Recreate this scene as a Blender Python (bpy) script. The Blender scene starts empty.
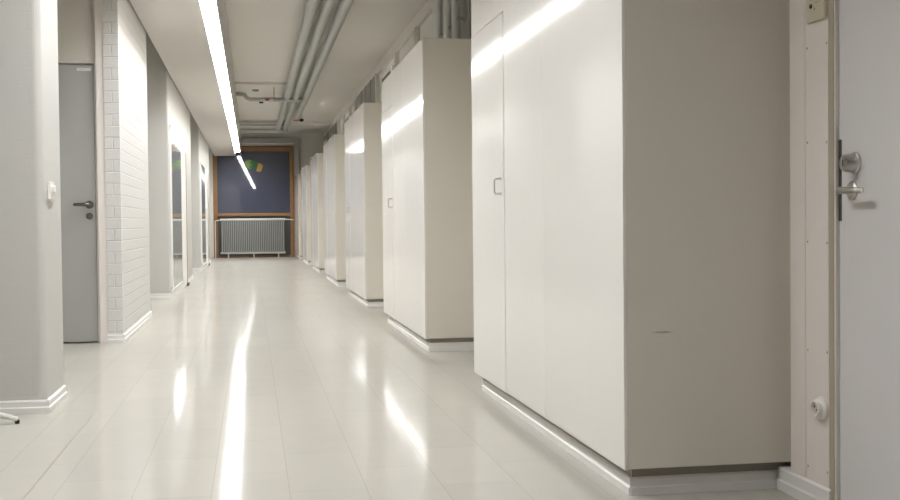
import bpy, bmesh, math, random
from mathutils import Vector, Matrix
random.seed(7)
S = bpy.context.scene
COL = S.collection

# ------------------------------------------------------------------ camera
YAW, PITCH, ROLL, FPX, CAMH = 9.769, 1.37, 0.57, 1150.0, 0.87
y_, p_, r_ = (math.radians(v) for v in (YAW, PITCH, ROLL))
fwd = Vector((math.sin(y_) * math.cos(p_), math.cos(y_) * math.cos(p_), -math.sin(p_)))
rt0 = Vector((math.cos(y_), -math.sin(y_), 0)); up0 = rt0.cross(fwd)
rt = rt0 * math.cos(r_) - up0 * math.sin(r_)
up = rt0 * math.sin(r_) + up0 * math.cos(r_)
cd = bpy.data.cameras.new('camera'); cam = bpy.data.objects.new('camera', cd); COL.objects.link(cam)
M = Matrix((rt, up, -fwd)).transposed().to_4x4(); M.translation = (0, 0, CAMH)
cam.matrix_world = M
cd.sensor_fit = 'HORIZONTAL'; cd.sensor_width = 36.0; cd.lens = 36.0 * FPX / 900.0
cd.clip_start = 0.05; cd.clip_end = 200
S.camera = cam

# ------------------------------------------------------------------ world, light levels, exposure
LAMP = 45.0                    # radiance of the fluorescent diffuser
AMBIENT = 0.02
EXPO = 0.43
w = bpy.data.worlds.new('world'); S.world = w; w.use_nodes = True
w.node_tree.nodes['Background'].inputs[0].default_value = (0.02, 0.025, 0.05, 1)
w.node_tree.nodes['Background'].inputs[1].default_value = AMBIENT
S.view_settings.view_transform = 'Standard'; S.view_settings.look = 'None'
S.view_settings.exposure = EXPO; S.view_settings.gamma = 1.0; S.view_settings.use_curve_mapping = False

# ------------------------------------------------------------------ materials
def lin(c):
    return tuple((v / 255 / 12.92) if v / 255 <= .04045 else ((v / 255 + .055) / 1.055) ** 2.4 for v in c) + (1,)

def mat(name, rgb, rough=.5, metal=0, spec=.5, noise=0, nscale=3, bump=0, bscale=40, coat=0):
    m = bpy.data.materials.new(name); m.use_nodes = True
    nt = m.node_tree; b = nt.nodes['Principled BSDF']
    b.inputs['Base Color'].default_value = lin(rgb)
    b.inputs['Roughness'].default_value = rough; b.inputs['Metallic'].default_value = metal
    b.inputs['Specular IOR Level'].default_value = spec
    b.inputs['Coat Weight'].default_value = coat; b.inputs['Coat Roughness'].default_value = .06
    tc = nt.nodes.new('ShaderNodeTexCoord')
    if noise:
        n = nt.nodes.new('ShaderNodeTexNoise'); n.inputs['Scale'].default_value = nscale; n.inputs['Detail'].default_value = 5
        nt.links.new(tc.outputs['Object'], n.inputs['Vector'])
        mx = nt.nodes.new('ShaderNodeMix'); mx.data_type = 'RGBA'
        mx.inputs['A'].default_value = tuple(v * (1 - noise) for v in lin(rgb)[:3]) + (1,)
        mx.inputs['B'].default_value = tuple(min(1, v * (1 + noise)) for v in lin(rgb)[:3]) + (1,)
        nt.links.new(n.outputs['Fac'], mx.inputs['Factor']); nt.links.new(mx.outputs['Result'], b.inputs['Base Color'])
    if bump:
        n2 = nt.nodes.new('ShaderNodeTexNoise'); n2.inputs['Scale'].default_value = bscale; n2.inputs['Detail'].default_value = 3
        nt.links.new(tc.outputs['Object'], n2.inputs['Vector'])
        bp = nt.nodes.new('ShaderNodeBump'); bp.inputs['Strength'].default_value = bump; bp.inputs['Distance'].default_value = .01
        nt.links.new(n2.outputs['Fac'], bp.inputs['Height']); nt.links.new(bp.outputs['Normal'], b.inputs['Normal'])
        if coat: nt.links.new(bp.outputs['Normal'], b.inputs['Coat Normal'])
    return m

def brick_mat(name, rgb, strength):
    m = mat(name, rgb, .55, spec=.25); nt = m.node_tree; b = nt.nodes['Principled BSDF']
    tc = nt.nodes.new('ShaderNodeTexCoord'); sp = nt.nodes.new('ShaderNodeSeparateXYZ'); ad = nt.nodes.new('ShaderNodeMath'); ad.operation = 'ADD'
    cb = nt.nodes.new('ShaderNodeCombineXYZ'); nt.links.new(tc.outputs['Object'], sp.inputs[0])
    nt.links.new(sp.outputs[0], ad.inputs[0]); nt.links.new(sp.outputs[1], ad.inputs[1])
    nt.links.new(ad.outputs[0], cb.inputs[0]); nt.links.new(sp.outputs[2], cb.inputs[1])
    # slight warp so that painted courses are not ruler straight
    nz = nt.nodes.new('ShaderNodeTexNoise'); nz.inputs['Scale'].default_value = 9
    nt.links.new(tc.outputs['Object'], nz.inputs['Vector'])
    vm = nt.nodes.new('ShaderNodeVectorMath'); vm.operation = 'MULTIPLY_ADD'
    nt.links.new(nz.outputs['Color'], vm.inputs[0]); vm.inputs[1].default_value = (.012, .012, 0)
    nt.links.new(cb.outputs[0], vm.inputs[2])
    br = nt.nodes.new('ShaderNodeTexBrick'); nt.links.new(vm.outputs[0], br.inputs['Vector'])
    br.inputs['Scale'].default_value = 1; br.inputs['Brick Width'].default_value = .27; br.inputs['Row Height'].default_value = .085
    br.inputs['Mortar Size'].default_value = .006; br.inputs['Mortar Smooth'].default_value = .9
    br.inputs['Color1'].default_value = (1, 1, 1, 1); br.inputs['Color2'].default_value = (.72, .72, .72, 1); br.inputs['Mortar'].default_value = (0, 0, 0, 1)
    n2 = nt.nodes.new('ShaderNodeTexNoise'); n2.inputs['Scale'].default_value = 45; n2.inputs['Detail'].default_value = 4
    nt.links.new(tc.outputs['Object'], n2.inputs['Vector'])
    mm = nt.nodes.new('ShaderNodeMath'); mm.operation = 'MULTIPLY_ADD'; mm.inputs[1].default_value = .35
    bw = nt.nodes.new('ShaderNodeRGBToBW'); nt.links.new(br.outputs['Color'], bw.inputs[0])
    nt.links.new(n2.outputs['Fac'], mm.inputs[0]); nt.links.new(bw.outputs[0], mm.inputs[2])
    bp = nt.nodes.new('ShaderNodeBump'); bp.inputs['Strength'].default_value = strength; bp.inputs['Distance'].default_value = .006
    nt.links.new(mm.outputs[0], bp.inputs['Height']); nt.links.new(bp.outputs['Normal'], b.inputs['Normal'])
    return m

def floor_mat():
    m = mat('floor_vinyl', (205, 200, 190), .3, coat=.5); nt = m.node_tree; b = nt.nodes['Principled BSDF']
    b.inputs['Specular IOR Level'].default_value = 0.0; b.inputs['Coat Roughness'].default_value = .08
    tc = nt.nodes.new('ShaderNodeTexCoord'); mp = nt.nodes.new('ShaderNodeMapping'); mp.inputs['Location'].default_value = (.03, .14, 0)
    mp.inputs['Rotation'].default_value = (0, 0, math.radians(90))
    nt.links.new(tc.outputs['Object'], mp.inputs['Vector'])
    br = nt.nodes.new('ShaderNodeTexBrick'); nt.links.new(mp.outputs[0], br.inputs['Vector'])
    br.inputs['Scale'].default_value = 1; br.inputs['Brick Width'].default_value = .62; br.inputs['Row Height'].default_value = .25
    br.inputs['Mortar Size'].default_value = .0015; br.inputs['Mortar Smooth'].default_value = .3
    br.inputs['Color1'].default_value = lin((184, 180, 171)); br.inputs['Color2'].default_value = lin((181, 177, 168)); br.inputs['Mortar'].default_value = lin((168, 164, 154))
    n = nt.nodes.new('ShaderNodeTexNoise'); n.inputs['Scale'].default_value = 7; n.inputs['Detail'].default_value = 8
    nt.links.new(tc.outputs['Object'], n.inputs['Vector'])
    cr = nt.nodes.new('ShaderNodeMapRange'); cr.inputs['To Min'].default_value = .97; cr.inputs['To Max'].default_value = 1.02
    nt.links.new(n.outputs['Fac'], cr.inputs['Value'])
    vm = nt.nodes.new('ShaderNodeVectorMath'); vm.operation = 'SCALE'
    nt.links.new(br.outputs['Color'], vm.inputs[0]); nt.links.new(cr.outputs[0], vm.inputs['Scale'])
    nt.links.new(vm.outputs[0], b.inputs['Base Color'])
    rr = nt.nodes.new('ShaderNodeMapRange'); rr.inputs['To Min'].default_value = .30; rr.inputs['To Max'].default_value = .34
    n3 = nt.nodes.new('ShaderNodeTexNoise'); n3.inputs['Scale'].default_value = 2.5; n3.inputs['Detail'].default_value = 6
    nt.links.new(tc.outputs['Object'], n3.inputs['Vector']); nt.links.new(n3.outputs['Fac'], rr.inputs['Value']); nt.links.new(rr.outputs[0], b.inputs['Roughness'])
    n2 = nt.nodes.new('ShaderNodeTexNoise'); n2.inputs['Scale'].default_value = 14; n2.inputs['Detail'].default_value = 3
    nt.links.new(tc.outputs['Object'], n2.inputs['Vector'])
    bp = nt.nodes.new('ShaderNodeBump'); bp.inputs['Strength'].default_value = .05; bp.inputs['Distance'].default_value = .004
    nt.links.new(bp.outputs['Normal'], b.inputs['Coat Normal'])
    nt.links.new(n2.outputs['Fac'], bp.inputs['Height']); nt.links.new(bp.outputs['Normal'], b.inputs['Normal'])
    return m

def scuffed(base):
    """the shaded cabinet side colour with a grey rub mark on the near end, fixed in the cabinet's own coordinates"""
    m = base.copy(); m.name = 'cabinet_side_shaded_scuffed'; nt = m.node_tree; b = nt.nodes['Principled BSDF']
    tc = nt.nodes.new('ShaderNodeTexCoord')
    src = b.inputs['Base Color'].links[0].from_socket if b.inputs['Base Color'].is_linked else None
    mp = nt.nodes.new('ShaderNodeMapping'); mp.vector_type = 'TEXTURE'
    mp.inputs['Location'].default_value = (.117, 0, .519); mp.inputs['Scale'].default_value = (.036, .02, .0042)
    nt.links.new(tc.outputs['Object'], mp.inputs['Vector'])
    ln = nt.nodes.new('ShaderNodeVectorMath'); ln.operation = 'LENGTH'; nt.links.new(mp.outputs[0], ln.inputs[0])
    mr = nt.nodes.new('ShaderNodeMapRange'); mr.inputs['From Min'].default_value = 1.1; mr.inputs['From Max'].default_value = .5
    nt.links.new(ln.outputs['Value'], mr.inputs['Value'])
    n = nt.nodes.new('ShaderNodeTexNoise'); n.inputs['Scale'].default_value = 70; nt.links.new(tc.outputs['Object'], n.inputs['Vector'])
    mu = nt.nodes.new('ShaderNodeMath'); mu.operation = 'MULTIPLY'; nt.links.new(mr.outputs[0], mu.inputs[0]); nt.links.new(n.outputs['Fac'], mu.inputs[1])
    mx = nt.nodes.new('ShaderNodeMix'); mx.data_type = 'RGBA'; nt.links.new(mu.outputs[0], mx.inputs['Factor'])
    if src: nt.links.new(src, mx.inputs['A'])
    else: mx.inputs['A'].default_value = b.inputs['Base Color'].default_value
    mx.inputs['B'].default_value = lin((120, 112, 104)); nt.links.new(mx.outputs['Result'], b.inputs['Base Color'])
    return m

def emit(name, rgb, s):
    m = bpy.data.materials.new(name); m.use_nodes = True; nt = m.node_tree
    b = nt.nodes['Principled BSDF']; b.inputs['Base Color'].default_value = (.8, .8, .8, 1)
    b.inputs['Emission Color'].default_value = rgb + (1,); b.inputs['Emission Strength'].default_value = s
    return m

MT = dict(
    floor=floor_mat(),
    ceiling=mat('ceiling_paint', (230, 226, 219), .8, noise=.02),
    soffit=mat('soffit_paint', (216, 212, 205), .75, noise=.02),
    brick=brick_mat('painted_brick', (216, 214, 210), .75),
    brick_soft=brick_mat('painted_brick_soft', (200, 198, 193), .08),
    plaster=mat('wall_plaster', (205, 201, 194), .6, noise=.02, bump=.15, bscale=60),
    endwall=mat('end_wall_paint', (234, 231, 222), .6, noise=.03),
    cream=mat('cream_paint', (230, 226, 217), .45, noise=.02),
    board=mat('pink_white_board', (238, 230, 224), .45, noise=.02, nscale=12),
    skirt=mat('white_skirting', (232, 230, 226), .5),
    plinth=mat('grey_plinth', (150, 144, 133), .6),
    cab=mat('cabinet_paint', (238, 235, 230), .45, spec=.2, noise=.012, nscale=2, bump=.05, bscale=7, coat=.7),
    steel=mat('brushed_steel', (196, 194, 190), .3, metal=1),
    dull_steel=mat('dull_steel', (128, 126, 120), .35, metal=1),
    dark_steel=mat('worn_dark_steel', (96, 90, 84), .45, metal=.8, noise=.3, nscale=60),
    slot=mat('dark_slot', (70, 64, 54), .7),
    door_grey=mat('blue_grey_door_paint', (222, 219, 219), .35, noise=.02),
    door_left=mat('grey_door_paint', (172, 172, 168), .4, noise=.02),
    frame_tan=mat('tan_frame_edge', (176, 165, 148), .5),
    wood=mat('orange_brown_wood', (158, 116, 72), .4, noise=.18, nscale=9),
    glass_dark=mat('night_window_glass', (88, 92, 108), .02, noise=.12, nscale=1.2, spec=.6),
    glass_case=mat('grey_display_glass', (178, 178, 174), .04, spec=.6),
    pane=mat('pale_obscured_glass', (236, 236, 226), .3),
    pipe=mat('grey_pipe_paint', (180, 180, 175), .35, noise=.04),
    pipe_dark=mat('dark_grey_panel', (150, 148, 140), .6, noise=.05),
    white_metal=mat('white_metal_enamel', (222, 222, 218), .3),
    radiator=mat('radiator_enamel', (165, 166, 163), .35),
    plastic=mat('white_plastic', (238, 234, 228), .3),
    plastic_g=mat('greyed_plastic', (196, 188, 178), .4),
    beige=mat('yellowed_plastic', (208, 200, 176), .4),
    black=mat('black_plastic', (24, 24, 24), .25),
    red=mat('red_paint', (176, 60, 44), .4),
    green=mat('green_film', (38, 112, 50), .4),
    lime=mat('lime_film', (122, 158, 66), .4),
    yellow=mat('amber_film', (190, 148, 62), .4),
    lamp=emit('fluorescent_diffuser', (.98, .99, 1.0), LAMP),
    back=mat('dark_back_wall', (110, 108, 104), .7),
    behind=mat('darkened_panel', (92, 90, 86), .5),
)
MT['cab_side'] = mat('cabinet_side_shaded', (222, 216, 205), .4, noise=.012, nscale=2)  # beige for the sides, darkened so part of their shade is in the colour
MT['cab_scuff'] = scuffed(MT['cab_side'])

# ------------------------------------------------------------------ mesh helpers
class MB:
    def __init__(self): self.b = bmesh.new()
    def box(self, a, c, bevel=0, seg=2):
        x0, y0, z0 = a; x1, y1, z1 = c
        r = bmesh.ops.create_cube(self.b, size=1, matrix=Matrix.Translation(((x0 + x1) / 2, (y0 + y1) / 2, (z0 + z1) / 2)) @ Matrix.Diagonal((abs(x1 - x0), abs(y1 - y0), abs(z1 - z0), 1)))
        if bevel:
            es = list({e for v in r['verts'] for e in v.link_edges})
            bmesh.ops.bevel(self.b, geom=es, offset=bevel, segments=seg, affect='EDGES', profile=.5)
        return self
    def cyl(self, p, q, r, r2=None, n=20):
        p, q = Vector(p), Vector(q); d = q - p
        rot = d.to_track_quat('Z', 'Y').to_matrix().to_4x4()
        bmesh.ops.create_cone(self.b, cap_ends=True, segments=n, radius1=r, radius2=r if r2 is None else r2, depth=d.length,
                              matrix=Matrix.Translation((p + q) / 2) @ rot)
        return self
    def ball(self, p, r, n=12):
        bmesh.ops.create_uvsphere(self.b, u_segments=n, v_segments=n // 2 + 2, radius=r, matrix=Matrix.Translation(p)); return self
    def lathe(self, p, axis, prof, n=28):
        """prof: (distance along axis, radius) pairs, closed at both ends"""
        p = Vector(p); rot = Vector(axis).to_track_quat('Z', 'Y').to_matrix(); rings = []
        for h, r in prof:
            rings.append([self.b.verts.new(p + rot @ Vector((max(r, 1e-5) * math.cos(2 * math.pi * k / n), max(r, 1e-5) * math.sin(2 * math.pi * k / n), h))) for k in range(n)])
        for A, B in zip(rings, rings[1:]):
            for k in range(n): self.b.faces.new((A[k], A[(k + 1) % n], B[(k + 1) % n], B[k]))
        self.b.faces.new(rings[0][::-1]); self.b.faces.new(rings[-1]); return self
    def tube(self, pts, r, n=14):
        pts = [Vector(p) for p in pts]; rings = []; ref = None
        for i, p in enumerate(pts):
            t = (pts[min(i + 1, len(pts) - 1)] - pts[max(i - 1, 0)]).normalized()
            if ref is None:
                ref = t.orthogonal().normalized()
            ref = (ref - t * ref.dot(t)).normalized(); o = t.cross(ref)
            rings.append([self.b.verts.new(p + ref * r * math.cos(2 * math.pi * k / n) + o * r * math.sin(2 * math.pi * k / n)) for k in range(n)])
        for A, B in zip(rings, rings[1:]):
            for k in range(n): self.b.faces.new((A[k], A[(k + 1) % n], B[(k + 1) % n], B[k]))
        self.b.faces.new(rings[0][::-1]); self.b.faces.new(rings[-1]); return self
    def prism(self, poly, axis, a, c):
        """poly of 2-D points extruded along axis ('x': poly=(y,z); 'y': (x,z); 'z': (x,y))"""
        f = {'x': lambda t, u, v: (t, u, v), 'y': lambda t, u, v: (u, t, v), 'z': lambda t, u, v: (u, v, t)}[axis]
        A = [self.b.verts.new(f(a, *q)) for q in poly]; B = [self.b.verts.new(f(c, *q)) for q in poly]; n = len(poly)
        self.b.faces.new(A); self.b.faces.new(B[::-1])
        for k in range(n): self.b.faces.new((A[k], B[k], B[(k + 1) % n], A[(k + 1) % n]))
        return self
    def build(self, name, m, parent=None, loc=(0, 0, 0), smooth=False):
        bmesh.ops.recalc_face_normals(self.b, faces=self.b.faces)
        me = bpy.data.meshes.new(name); self.b.to_mesh(me); self.b.free(); me.materials.append(m)
        if smooth:
            for p in me.polygons: p.use_smooth = True
            try: me.set_sharp_from_angle(angle=math.radians(35))
            except Exception: pass
        o = bpy.data.objects.new(name, me); COL.objects.link(o); o.parent = parent; o.location = loc
        return o

def struct(name, mb, m):
    o = mb.build(name, MT[m]); o['kind'] = 'structure'; return o
def tag(o, label, cat, group=None):
    o['label'] = label; o['category'] = cat
    if group: o['group'] = group
    return o
def thing(name, loc, label, cat, group=None, rz=0):
    o = bpy.data.objects.new(name, None); COL.objects.link(o); o.location = loc; o.rotation_euler.z = rz
    o.empty_display_size = .1
    return tag(o, label, cat, group)

# ------------------------------------------------------------------ the setting
XL, XU, XR = -.955, 1.93, 1.70         # left corridor face, set-back right wall, near right wall
ZS, ZC, YE, YB, XA = 2.68, 3.30, 30.9, -6, -2.6   # soffit, high ceiling, end wall, back wall, alcove back

struct('floor', MB().box((XA - .1, YB - .1, -.1), (XU + .1, YE + .3, 0)), 'floor')
struct('trim_1', MB().box((-.736, YB + .05, .0002), (-.731, 5.54, .0010)), 'plinth')      # dark joint in the floor covering
struct('ceiling', MB().box((XA - .1, YB - .1, ZC), (XU + .1, YE + .3, ZC + .1)), 'ceiling')
struct('ceiling_soffit', MB().box((-.943, YB - .1, ZS), (-.392, YE + .02, ZC + .01)), 'soffit')
struct('ceiling_soffit_edge', MB().box((-.264, YB - .1, ZS), (-.25, YE + .02, ZC + .01)), 'soffit')
struct('trim_2', MB().box((-.392, YB - .1, ZS + .105), (-.264, YE + .02, ZC + .01)), 'soffit')
struct('trim_3', MB().box((-.25, 20.0, 3.26), (.75, 20.35, ZC + .01)), 'ceiling')         # shallow ceiling beam
struct('trim_4', MB().box((-.25, 27.4, 3.24), (XU, 27.8, ZC + .01)), 'ceiling')

# near pillar with eased painted corner
def eased(x0, x1, y0, y1, z0, z1, r=.035):
    mb = MB(); pts = [(x0, y0), (x0, y1)]
    pts += [(x1, y1)]
    for k in range(6):
        a = -math.pi / 2 * k / 5
        pts.append((x1 - r + r * math.cos(a), y0 + r + r * math.sin(a)))
    return mb.prism(pts, 'z', z0, z1)
struct('wall_left', eased(XA, XL, 5.6, 6.1, 0, ZC), 'brick_soft')
# alcove 1 end wall: brick return, and the wall around the door
struct('wall_left_return', MB().box((-1.064, 8.83, 0), (XL, 11.2, ZC)), 'brick')
struct('wall_left_door_wall', MB().box((XA, 8.9, 0), (-2.14, 11.2, ZC)).box((-2.14, 8.95, 2.12), (-1.064, 11.2, ZC)).box((-2.14, 9.1, 0), (-1.064, 11.2, 2.12)), 'cream')
struct('wall_left_middle', eased(XA, XL, 14.0, 19.06, 0, ZC, .02), 'brick_soft')
struct('wall_left_far', eased(XA, XL, 22.2, 27.3, 0, ZC, .02), 'brick_soft')
struct('wall_left_back', MB().box((XA - .1, YB, 0), (XA, YE, ZC)), 'plaster')
struct('wall_back', MB().box((XA - .1, YB - .1, 0), (XU + .1, YB, ZC)), 'back')
struct('wall_right', MB().box((XU, 3.44, 0), (XU + .1, YE, 2.22)).box((XU, 3.44, 3.17), (XU + .1, YE, ZC)), 'cream')
struct('wall_right_near', MB().box((XR, 3.1, 0), (XU + .1, 3.44, ZC)).box((XR, YB, 0), (XU + .1, 2.12, ZC)).box((XR, 2.12, 2.12), (XU + .1, 3.1, ZC)), 'board')
# end wall round its window opening
struct('wall_end', MB().box((XA - .1, YE, 0), (-.99, YE + .3, ZC)).box((1.13, YE, 0), (XU + .1, YE + .3, ZC)).box((-.99, YE, 2.96), (1.13, YE + .3, ZC)), 'endwall')

# skirting boards (two-step profile)
def skirt_prof(sgn, f):            # sgn: direction it stands out, f: wall face coordinate
    return [(f, 0), (f + sgn * .017, 0), (f + sgn * .017, .026), (f + sgn * .012, .031), (f + sgn * .012, .055), (f + sgn * .007, .062), (f, .062)]
def skirt_left(name, y0, y1, xin=XA, front=True, far=True):
    mb = MB(); mb.prism(skirt_prof(1, XL), 'y', y0 - .0112 if front else y0, y1)
    if front: mb.prism(skirt_prof(-1, y0), 'x', xin, XL + .0113); mb.box((XL + .0105, y0 - .0168, 0), (XL + .0168, y0 - .010, .0258))
    struct(name, mb, 'skirt')
skirt_left('baseboard_left', 5.6, 6.1)
mb = MB().prism(skirt_prof(1, XL), 'y', 8.8188, 11.2); mb.prism(skirt_prof(-1, 8.83), 'x', -1.063, XL + .0113); struct('baseboard_left_return', mb, 'skirt')
skirt_left('baseboard_left_middle', 14.0, 19.06)
skirt_left('baseboard_left_far', 22.2, 27.3)
mb = MB().prism([(XR - a - (.02 if a else 0), b) for a, b in [(0, 0), (.022, 0), (.022, .03), (.016, .035), (.016, .066), (.010, .073), (0, .073)]], 'y', 3.128, 3.464)
struct('baseboard_right', mb, 'skirt')

# right high windows and dark bays between them
n = 0
for y0, y1, mull in ((11.75, 17.5, (13.2, 15.1, 16.5)), (21.0, 25.4, (22.4, 23.9))):
    n += 1
    mb = MB().box((XU - .03, y0, 3.12), (XU + .05, y1, 3.17)).box((XU - .03, y0, 2.2), (XU + .05, y1, 2.26))
    for y in (y0 + .05,) + mull + (y1 - .05,): mb.box((XU - .05, y - .05, 2.26), (XU + .05, y + .05, 3.12))
    f = struct('window_%d' % (n + 1), mb, 'cream')
    ys = (y0 + .05,) + mull + (y1 - .05,)
    for a, b in zip(ys, ys[1:]):
        MB().box((XU + .01, a + .05, 2.26), (XU + .03, b - .05, 3.12)).build('pane', MT['pane'], f)
n = 0
for y0, y1 in ((3.44, 11.7), (17.55, 20.95), (25.45, 30.88)):
    n += 1
    mb = MB().box((XU - .01, y0, 2.22), (XU + .08, y1, 3.17))
    k = y0 + .12
    while k < y1 - .1:
        mb.box((XU - .022, k, 2.22), (XU + .03, k + .09, 3.17)); k += .8
    struct('trim_%d' % (n + 4), mb, 'pipe_dark')

# alcove door (grey, closed, handle near its right edge)
d = struct('door_1', MB().box((-2.06, 8.9, .008), (-1.144, 8.945, 2.068), .002), 'door_left')
fr = MB()
fr.box((-1.120, 8.84, 0), (-1.065, 8.95, ZC - .01)).box((-2.14, 8.84, 0), (-2.066, 8.95, ZC - .01)).box((-2.066, 8.9, 2.078), (-1.139, 8.94, 2.09)).box((-1.139, 8.885, 0), (-1.120, 8.95, 2.09))
struct('trim_8', fr, 'board')
struct('trim_9', MB().box((-2.066, 8.905, 2.092), (-1.121, 8.93, ZC - .01)), 'cream')
MB().lathe((-1.188, 8.9, 1.03), (0, -1, 0), [(0, .030), (.006, .030), (.010, .026), (.010, .011), (.045, .011)]).build('rosette', MT['dull_steel'], d, smooth=True)
MB().tube([(-1.188, 8.862, 1.03), (-1.188, 8.852, 1.03), (-1.197, 8.846, 1.03), (-1.215, 8.845, 1.03), (-1.265, 8.847, 1.03), (-1.295, 8.85, 1.029)], .0115).build('handle', MT['dull_steel'], d, smooth=True)
MB().lathe((-1.188, 8.9, .945), (0, -1, 0), [(0, .025), (.006, .025), (.010, .021), (.010, .011), (.016, .010)]).box((-1.205, 8.880, .935), (-1.201, 8.884, .952)).build('lock', MT['dull_steel'], d, smooth=True)
pl = MB().box((-1.262, 8.8975, 2.022), (-1.162, 8.9, 2.044)).build('name_plate', MT['plastic'], d)
MB().box((-1.245, 8.8970, 2.034), (-1.20, 8.8976, 2.037)).box((-1.245, 8.8970, 2.028), (-1.215, 8.8976, 2.030)).build('print', MT['plastic_g'], pl)

# right door leaf and frame
d2 = struct('door_2', MB().box((1.683, 2.14, .008), (1.728, 3.102, 2.09), .002), 'door_grey')
MB().box((1.670, 3.112, .0), (1.70, 3.140, 2.15)).build('trim_10', MT['frame_tan'])['kind'] = 'structure'
struct('trim_11', MB().box((1.672, 3.1035, 0), (1.73, 3.1115, 2.12)).box((1.674, 2.12, 0), (1.73, 2.135, 2.12)).box((1.674, 2.12, 2.10), (1.73, 3.111, 2.12)), 'cream')
MB().box((1.6800, 3.088, .863), (1.6835, 3.1015, 1.098)).build('lock_edge_plate', MT['dark_steel'], d2)
lk = MB().lathe((1.683, 3.010, 1.026), (-1, 0, 0), [(0, .031), (.006, .031), (.008, .027), (.032, .025), (.038, .022), (.038, .015), (.035, .014)], 36).build('lock_cylinder', MT['steel'], d2, smooth=True)
MB().lathe((1.648, 3.010, 1.026), (-1, 0, 0), [(0, .0135), (.004, .013)]).build('keyway_face', MT['steel'], lk, smooth=True)
MB().box((1.6432, 3.0080, 1.017), (1.6442, 3.0115, 1.035)).build('keyhole', MT['black'], lk)
MB().lathe((1.683, 3.024, .950), (-1, 0, 0), [(0, .027), (.005, .027), (.009, .023), (.010, .010), (.042, .010)], 32).build('rosette', MT['steel'], d2, smooth=True)
MB().tube([(1.650, 3.024, .949), (1.640, 3.023, .949), (1.635, 3.017, .949), (1.634, 3.00, .949), (1.635, 2.95, .948), (1.640, 2.915, .947), (1.645, 2.908, .946)], .0085, 16).build('handle', MT['steel'], d2, smooth=True)

# near right wall boards
struct('trim_12', MB().box((XR - .030, 3.286, .073), (XR, 3.385, ZC - .3)), 'board')
bd = struct('trim_13', MB().box((XR - .030, 3.142, .073), (XR, 3.283, ZC - .3)), 'board')
for z in (1.39, 1.10, .80, .475, .12):
    for y in (3.270, 3.150):
        MB().lathe((XR - .030, y, z + random.uniform(-.006, .006)), (-1, 0, 0), [(0, .0035), (.0015, .003)], 10).build('screw_head', MT['frame_tan'], bd)

# linear fluorescent strip let into the edge of the soffit
lf = thing('linear_ceiling_light', (-.328, 1.3, ZS + .055 + .006), 'long continuous bright white fluorescent strip along the edge of the lowered ceiling', 'light')
L = 28.7
MB().box((-.060, 0, .002), (.060, L, .06)).build('housing', MT['white_metal'], lf)
mb = MB()
for k in range(22): mb.box((-.058, k * L / 22, -.006), (.058, (k + 1) * L / 22, .002))
mb.build('diffuser', MT['lamp'], lf)

# ------------------------------------------------------------------ end window, radiator
RZ = math.radians(-.5)
wy = YE + .06
wn = bpy.data.objects.new('window_1', None); COL.objects.link(wn); wn.location = (.06, wy, 0); wn.rotation_euler.z = RZ; wn['kind'] = 'structure'
mb = MB()
mb.box((-1.05, -.06, 0), (-.94, .06, 2.93)).box((.96, -.06, 0), (1.06, .06, 2.93)).box((-.94, -.06, 2.81), (.96, .06, 2.93)).box((-.94, -.07, 1.09), (.96, .06, 1.17)).box((-.94, -.02, 0), (.96, .06, .05))
mb.build('window_frame', MT['wood'], wn)
MB().box((-.95, .0, 1.16), (.97, .012, 2.82)).build('pane', MT['glass_dark'], wn)
MB().box((-.94, .01, .05), (.96, .05, 1.10)).build('lower_panel', MT['behind'], wn)

st = thing('window_sticker', (.02, YE + .05, 2.45), 'tilted green and amber sticker on the dark end window', 'sticker')
st.rotation_euler = (0, math.radians(17), 0)
def flat(pts, y0, y1): return MB().prism(pts, 'y', y0, y1)
flat([(-.19, -.05), (-.15, -.10), (-.02, -.12), (.02, -.10), (.02, .09), (-.04, .11), (-.13, .10), (-.18, .05)], -.004, 0).build('leaf_panel', MT['lime'], st)
flat([(-.05, .01), (.16, .01), (.16, .10), (-.02, .12)], -.008, -.004).box((-.03, -.008, -.09), (.16, -.004, -.02)).build('stripe', MT['green'], st)
flat([(.16, -.13), (.25, -.12), (.29, -.09), (.29, .07), (.24, .09), (.16, .10)], -.008, 0).build('block', MT['yellow'], st)

rd = thing('radiator', (.05, YE - .24, 0), 'wide ribbed pale grey radiator standing below the end window', 'radiator')
mb = MB()
N = 34; x0, x1 = -.84, .80
for k in range(N):
    x = x0 + (x1 - x0) * (k + .5) / N
    mb.box((x - .015, -.045, .13), (x + .015, .045, .99), .010, 2)
mb.build('ribs', MT['radiator'], rd)
MB().cyl((x0 - .02, 0, 1.0), (x1 + .02, 0, 1.0), .03).build('top_rail', MT['white_metal'], rd, smooth=True)
MB().cyl((x0 - .02, 0, .125), (x1 + .02, 0, .125), .026).build('bottom_rail', MT['white_metal'], rd, smooth=True)
for x in (-.66, .0, .64): MB().box((x - .015, -.03, 0), (x + .015, .03, .12)).build('leg', MT['white_metal'], rd)
MB().cyl((x1 + .02, 0, 1.0), (1.04, 0, .985), .013).build('connecting_pipe', MT['white_metal'], rd, smooth=True)
MB().tube([(x0 - .02, 0, .99), (-.95, 0, .98), (-.985, 0, .97), (-.99, .0, .94), (-.99, 0, .0)], .014).build('connecting_pipe', MT['white_metal'], rd, smooth=True)

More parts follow.
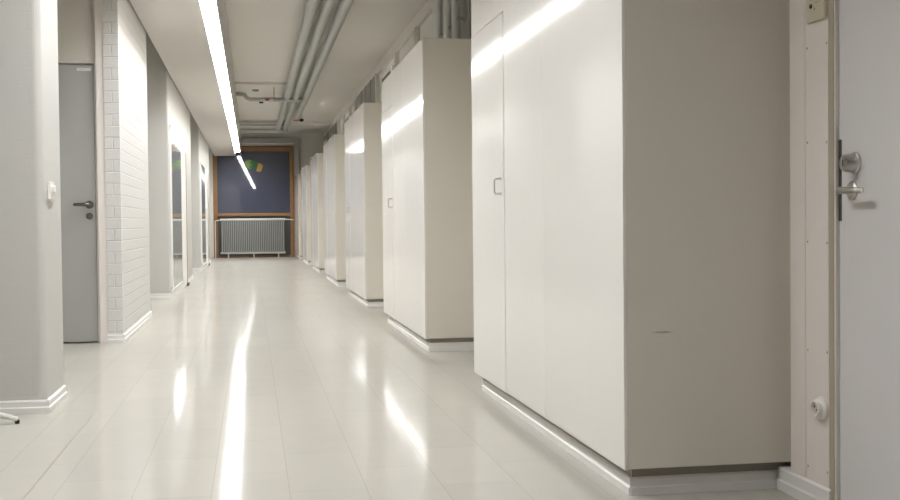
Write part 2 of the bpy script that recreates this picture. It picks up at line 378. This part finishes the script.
# ------------------------------------------------------------------ cabinets
LEN = 2.46
def cabinet(y, label, first=False, length=LEN):
    c = thing('wall_cabinet', (1.15, y, 0), label, 'cabinet', 'white built-in cabinets along the right wall')
    D = XU - .01 - 1.15; paint = MT['cab']
    s = 1.0 if length == LEN else length / LEN
    MB().box((0, 0, .09), (D, length, 2.105), .003).build('body', MT['cab_scuff'] if first else MT['cab_side'], c)
    # plinth and skirting
    MB().box((.027, .039, .0), (D, length - .045, .09)).build('plinth', MT['plinth'], c)
    mb = MB(); Y0, Y1, X0 = .040, length - .07, .028
    mb.prism([(X0 - a, b) for a, b in ((0, 0), (.014, 0), (.014, .024), (.009, .029), (.009, .052), (.005, .058), (0, .058))], 'y', Y0 - .008, Y1)
    DX = D
    mb.prism([(Y0 - a, b) for a, b in ((0, 0), (.014, 0), (.014, .024), (.009, .029), (.009, .052), (.005, .058), (0, .058))], 'x', X0 - .008, DX)
    mb.build('skirting', MT['skirt'], c)
    sA, sB, sC = 1.0 * s, 1.70 * s, length
    MB().box((-.010, .0, .088), (0, sA - .0008, 2.105), .0012).build('front_panel', paint, c)
    MB().box((-.010, sA + .0008, .088), (0, sB - .004, 2.105), .0012).build('front_panel', paint, c)
    MB().box((-.010, sB - .002, 1.832), (0, sC, 2.105), .0012).build('front_panel', paint, c)
    dr = MB().box((-.012, sB + .004, .086), (0, sC, 1.827), .0015).build('cabinet_door', paint, c)
    h = MB().tube([(-.012, sB + .06, 1.07), (-.038, sB + .06, 1.07), (-.044, sB + .06, 1.064), (-.044, sB + .06, 1.006), (-.038, sB + .06, 1.0), (-.012, sB + .06, 1.0)], .0042, 10)
    for z in (1.07, 1.0): h.lathe((-.012, sB + .06, z), (-1, 0, 0), [(0, .008), (.004, .007)], 14)
    h.build('handle', MT['steel'], dr, smooth=True)
    v = MB().box((-.010, sB, 2.105), (.16, sC, 2.155), .006, 3).build('vent_box', paint, c)
    MB().box((-.0115, sB + .08, 2.098), (-.009, sC - .06, 2.126)).build('vent_slot', MT['slot'], v)
    return c
cabinet(3.44, 'nearest and largest tall white cabinet, with a grey scuff on its near side', True)
cabinet(7.63, 'second tall white cabinet from the camera, standing in front of grey vertical pipes')
cabinet(11.77, 'third tall white cabinet from the camera, its end just past the second one')
cabinet(15.95, 'fourth tall white cabinet along the right side, narrow in view')
cabinet(20.2, 'fifth tall white cabinet along the right side, far down the corridor')
cabinet(24.4, 'sixth tall white cabinet, last but one before the end wall')
cabinet(28.6, 'farthest white cabinet, a sliver beside the end window', length=2.27)

# ------------------------------------------------------------------ overhead pipes
pz = 3.12
for x, ye, lab in ((.645, 27.3, 'leftmost of three parallel grey pipes running along the high ceiling'),
                   (.805, 27.3, 'middle of three parallel grey pipes running along the high ceiling'),
                   (.98, 25.0, 'rightmost of three parallel grey pipes running along the high ceiling')):
    t = thing('ceiling_pipe', (x, 0, pz), lab, 'pipe', 'grey pipes along the ceiling')
    MB().cyl((0, YB + .02, 0), (0, ye, 0), .060, n=24).build('pipe_run', MT['pipe'], t, smooth=True)
tag(MB().tube([(-.249, 0, .06), (-.16, 0, .06), (-.09, 0, .05), (-.06, -.0, .0), (-.0, 0, -.03), (.92, 0, -.03)], .036).build('cross_pipe', MT['pipe'], None, (0, 20.6, 3.10), True),
    'grey cross pipe with a bend, running under the long ceiling pipes', 'pipe', 'cross pipes under the ceiling')
t = thing('pipe_hanger', (.42, 20.6, 3.105), 'thin dark rod from the ceiling holding the bent cross pipe', 'hanger')
MB().cyl((0, 0, 0), (0, 0, .195), .006).build('rod', MT['behind'], t)
t = thing('sprinkler_valve', (.29, 20.53, 3.035), 'small white valve with red and black parts on the cross pipe', 'valve')
MB().lathe((0, 0, .0), (1, 0, 0), [(-.11, .02), (-.10, .035), (-.04, .038), (-.02, .02), (.05, .02), (.07, .038), (.12, .03)]).build('valve_body', MT['plastic'], t, smooth=True)
MB().cyl((-.02, -.035, .02), (.04, -.035, .02), .016).build('red_collar', MT['red'], t, smooth=True)
MB().lathe((-.13, -.02, -.025), (1, 0, 0), [(0, .016), (.07, .018)]).build('black_knob', MT['black'], t, smooth=True)
t = thing('smoke_detector', (.1, 21.1, ZC), 'small grey detector fixed on the ceiling before the cross pipe', 'detector')
MB().lathe((0, 0, 0), (0, 0, -1), [(0, .06), (.02, .06), (.03, .045), (.035, .02)]).build('detector_body', MT['pipe_dark'], t, smooth=True)
tag(MB().tube([(-.249, 0, 0), (.82, 0, 0), (.86, 0, .0)], .045).build('cross_pipe', MT['pipe'], None, (0, 27.3, 3.06), True),
    'far grey cross pipe close to the end window', 'pipe', 'cross pipes under the ceiling')
tag(MB().cyl((-.249, 0, 0), (.86, 0, 0), .014).build('thin_pipe', MT['pipe_dark'], None, (0, 27.28, 3.19), True), 'thin grey line above the far cross pipe', 'pipe')
t = thing('stop_valve', (1.06, 24.3, 3.08), 'small black knob on a short red stem hanging near the pipe ends', 'valve')
MB().cyl((-.19, 0, -.04), (0, 0, -.04), .010).build('red_stem', MT['red'], t)
MB().lathe((0, 0, -.07), (0, 0, 1), [(0, .02), (.015, .045), (.05, .045), (.065, .02)]).build('knob', MT['black'], t, smooth=True)
MB().cyl((0, 0, 0), (0, 0, ZC - 3.08), .008).build('drop_rod', MT['pipe'], t)
# duct framing the end window
tag(MB().box((-.249, -.14, 0), (1.27, 0, .13), .02).box((1.13, -.14, -2.9), (1.27, 0, .04), .02).build('wall_duct', MT['pipe'], None, (0, YE - .002, 3.02)),
    'grey boxed duct crossing above the end window and dropping down its right side', 'duct')

# vertical pipes over cabinet tops
for cy in ((11.25, 10.7, 10.25),):
    for i, y in enumerate(cy):
        near = cy[0] < 12
        nm = ('farthest', 'middle', 'nearest')[i]
        t = tag(MB().cyl((0, 0, 0), (0, 0, ZC - 2.23), .038, n=20).build('riser_pipe', MT['white_metal'], None, (XU - .09, y, 2.23), True),
                '%s of three short grey upright pipes above the %s' % (nm, 'second cabinet' if near else 'fourth cabinet'), 'pipe', 'upright pipes over the cabinets')
        MB().box((.0, -.05, .45), (.075, .05, .48)).build('clamp', MT['pipe'], t)

# ------------------------------------------------------------------ glazed cases on the left wall
for y0, lab in ((14.15, 'nearer tall glazed display case on the left wall'), (22.45, 'farther tall glazed display case on the left wall')):
    t = thing('display_case', (XL, y0, .075), lab, 'display case', 'display cases on the left wall')
    W, H = 2.1, 2.0
    MB().box((0, 0, 0), (.02, W, .03)).box((0, 0, H - .025), (.02, W, H)).box((0, 0, .05), (.02, .03, H - .02)).box((0, W - .05, .05), (.02, W, H - .04)).build('case_frame', MT['skirt'], t)
    MB().box((.001, .03, .03), (.014, W - .05, H - .025)).build('glass_front', MT['glass_case'], t)
    t = thing('wall_post', (XL, y0 + 2.45, 0), 'slim %s post with brown edge beside the %s display case' % (('white', 'nearer') if y0 < 20 else ('pale', 'farther')), 'post')
    MB().box((0, 0, .02), (.035, .26, 2.0)).build('post_body', MT['skirt'], t)
    MB().box((0.02, .26, .02), (.04, .36, 1.9)).build('brown_edge', MT['wood'], t)
    MB().box((.012, .20, 0), (.06, .38, .045), .008).build('foot', MT['black'], t)

# ------------------------------------------------------------------ small things
t = thing('light_switch', (XL, 5.78, 1.0), 'white double switch box on the near left pillar', 'switch')
MB().box((0, -.055, .0), (.014, .055, .085), .003).build('box', MT['plastic'], t)
for y in (-.026, .026):
    MB().lathe((.014, y, .050), (1, 0, 0), [(0, .02), (.005, .02), (.009, .015)]).build('rotary_knob', MT['plastic'], t, smooth=True)
MB().box((.001, -.05, -.012), (.012, .05, .0)).build('lower_lip', MT['plastic_g'], t)

t = thing('wall_socket', (XR - .030, 3.180, .305), 'round white power socket low on the boarded right wall', 'socket')
MB().lathe((0, 0, 0), (-1, 0, 0), [(0, .036), (.007, .036), (.012, .032), (.014, .027), (.024, .026), (.027, .024), (.027, .019), (.018, .018)], 36).build('socket_housing', MT['plastic'], t, smooth=True)
for z in (-.006, .008): MB().cyl((-.0185, z, z * .6), (-.0225, z, z * .6), .0028, n=10).build('pin_hole', MT['black'], t)
MB().lathe((-.019, 0, 0), (-1, 0, 0), [(0, .0175), (.001, .0175)]).build('socket_well', MT['plastic_g'], t)

t = thing('wall_reader', (XR - .030, 3.205, 1.458), 'yellowed wall control plate with a round black lens beside the right door', 'control panel')
MB().box((-.012, -.062, 0), (0, .05, .20), .004).build('plate', MT['beige'], t)
MB().lathe((-.012, .013, .080), (-1, 0, 0), [(0, .0145), (.004, .0145), (.006, .011)]).build('lens', MT['black'], t, smooth=True)
MB().lathe((-.012, .017, .047), (-1, 0, 0), [(0, .007), (.003, .006)]).build('button', MT['black'], t, smooth=True)
MB().lathe((-.012, -.004, .036), (-1, 0, 0), [(0, .004), (.002, .003)]).build('indicator', MT['frame_tan'], t, smooth=True)
MB().box((-.0125, -.035, .052), (-.0115, -.005, .055)).build('print', MT['frame_tan'], t)

t = thing('stand', (-1.385, 5.16, 0), 'white tubular stand foot with a black glide on the floor at the left edge', 'stand')
MB().cyl((0, 0, .10), (0, 0, 1.6), .018).build('pole', MT['white_metal'], t, smooth=True)
for k in range(5):
    a = math.radians(24 + 72 * k); c, s = math.cos(a), math.sin(a)
    lg = MB().tube([(0, 0, .12), (.08 * c, .08 * s, .118), (.2 * c, .2 * s, .09), (.33 * c, .33 * s, .04), (.385 * c, .385 * s, .020)], .011).build('leg', MT['white_metal'], t, smooth=True)
    MB().lathe((.385 * c, .385 * s, 0), (0, 0, 1), [(0, .010), (.012, .011), (.018, .008)]).build('glide', MT['black'], lg, smooth=True)
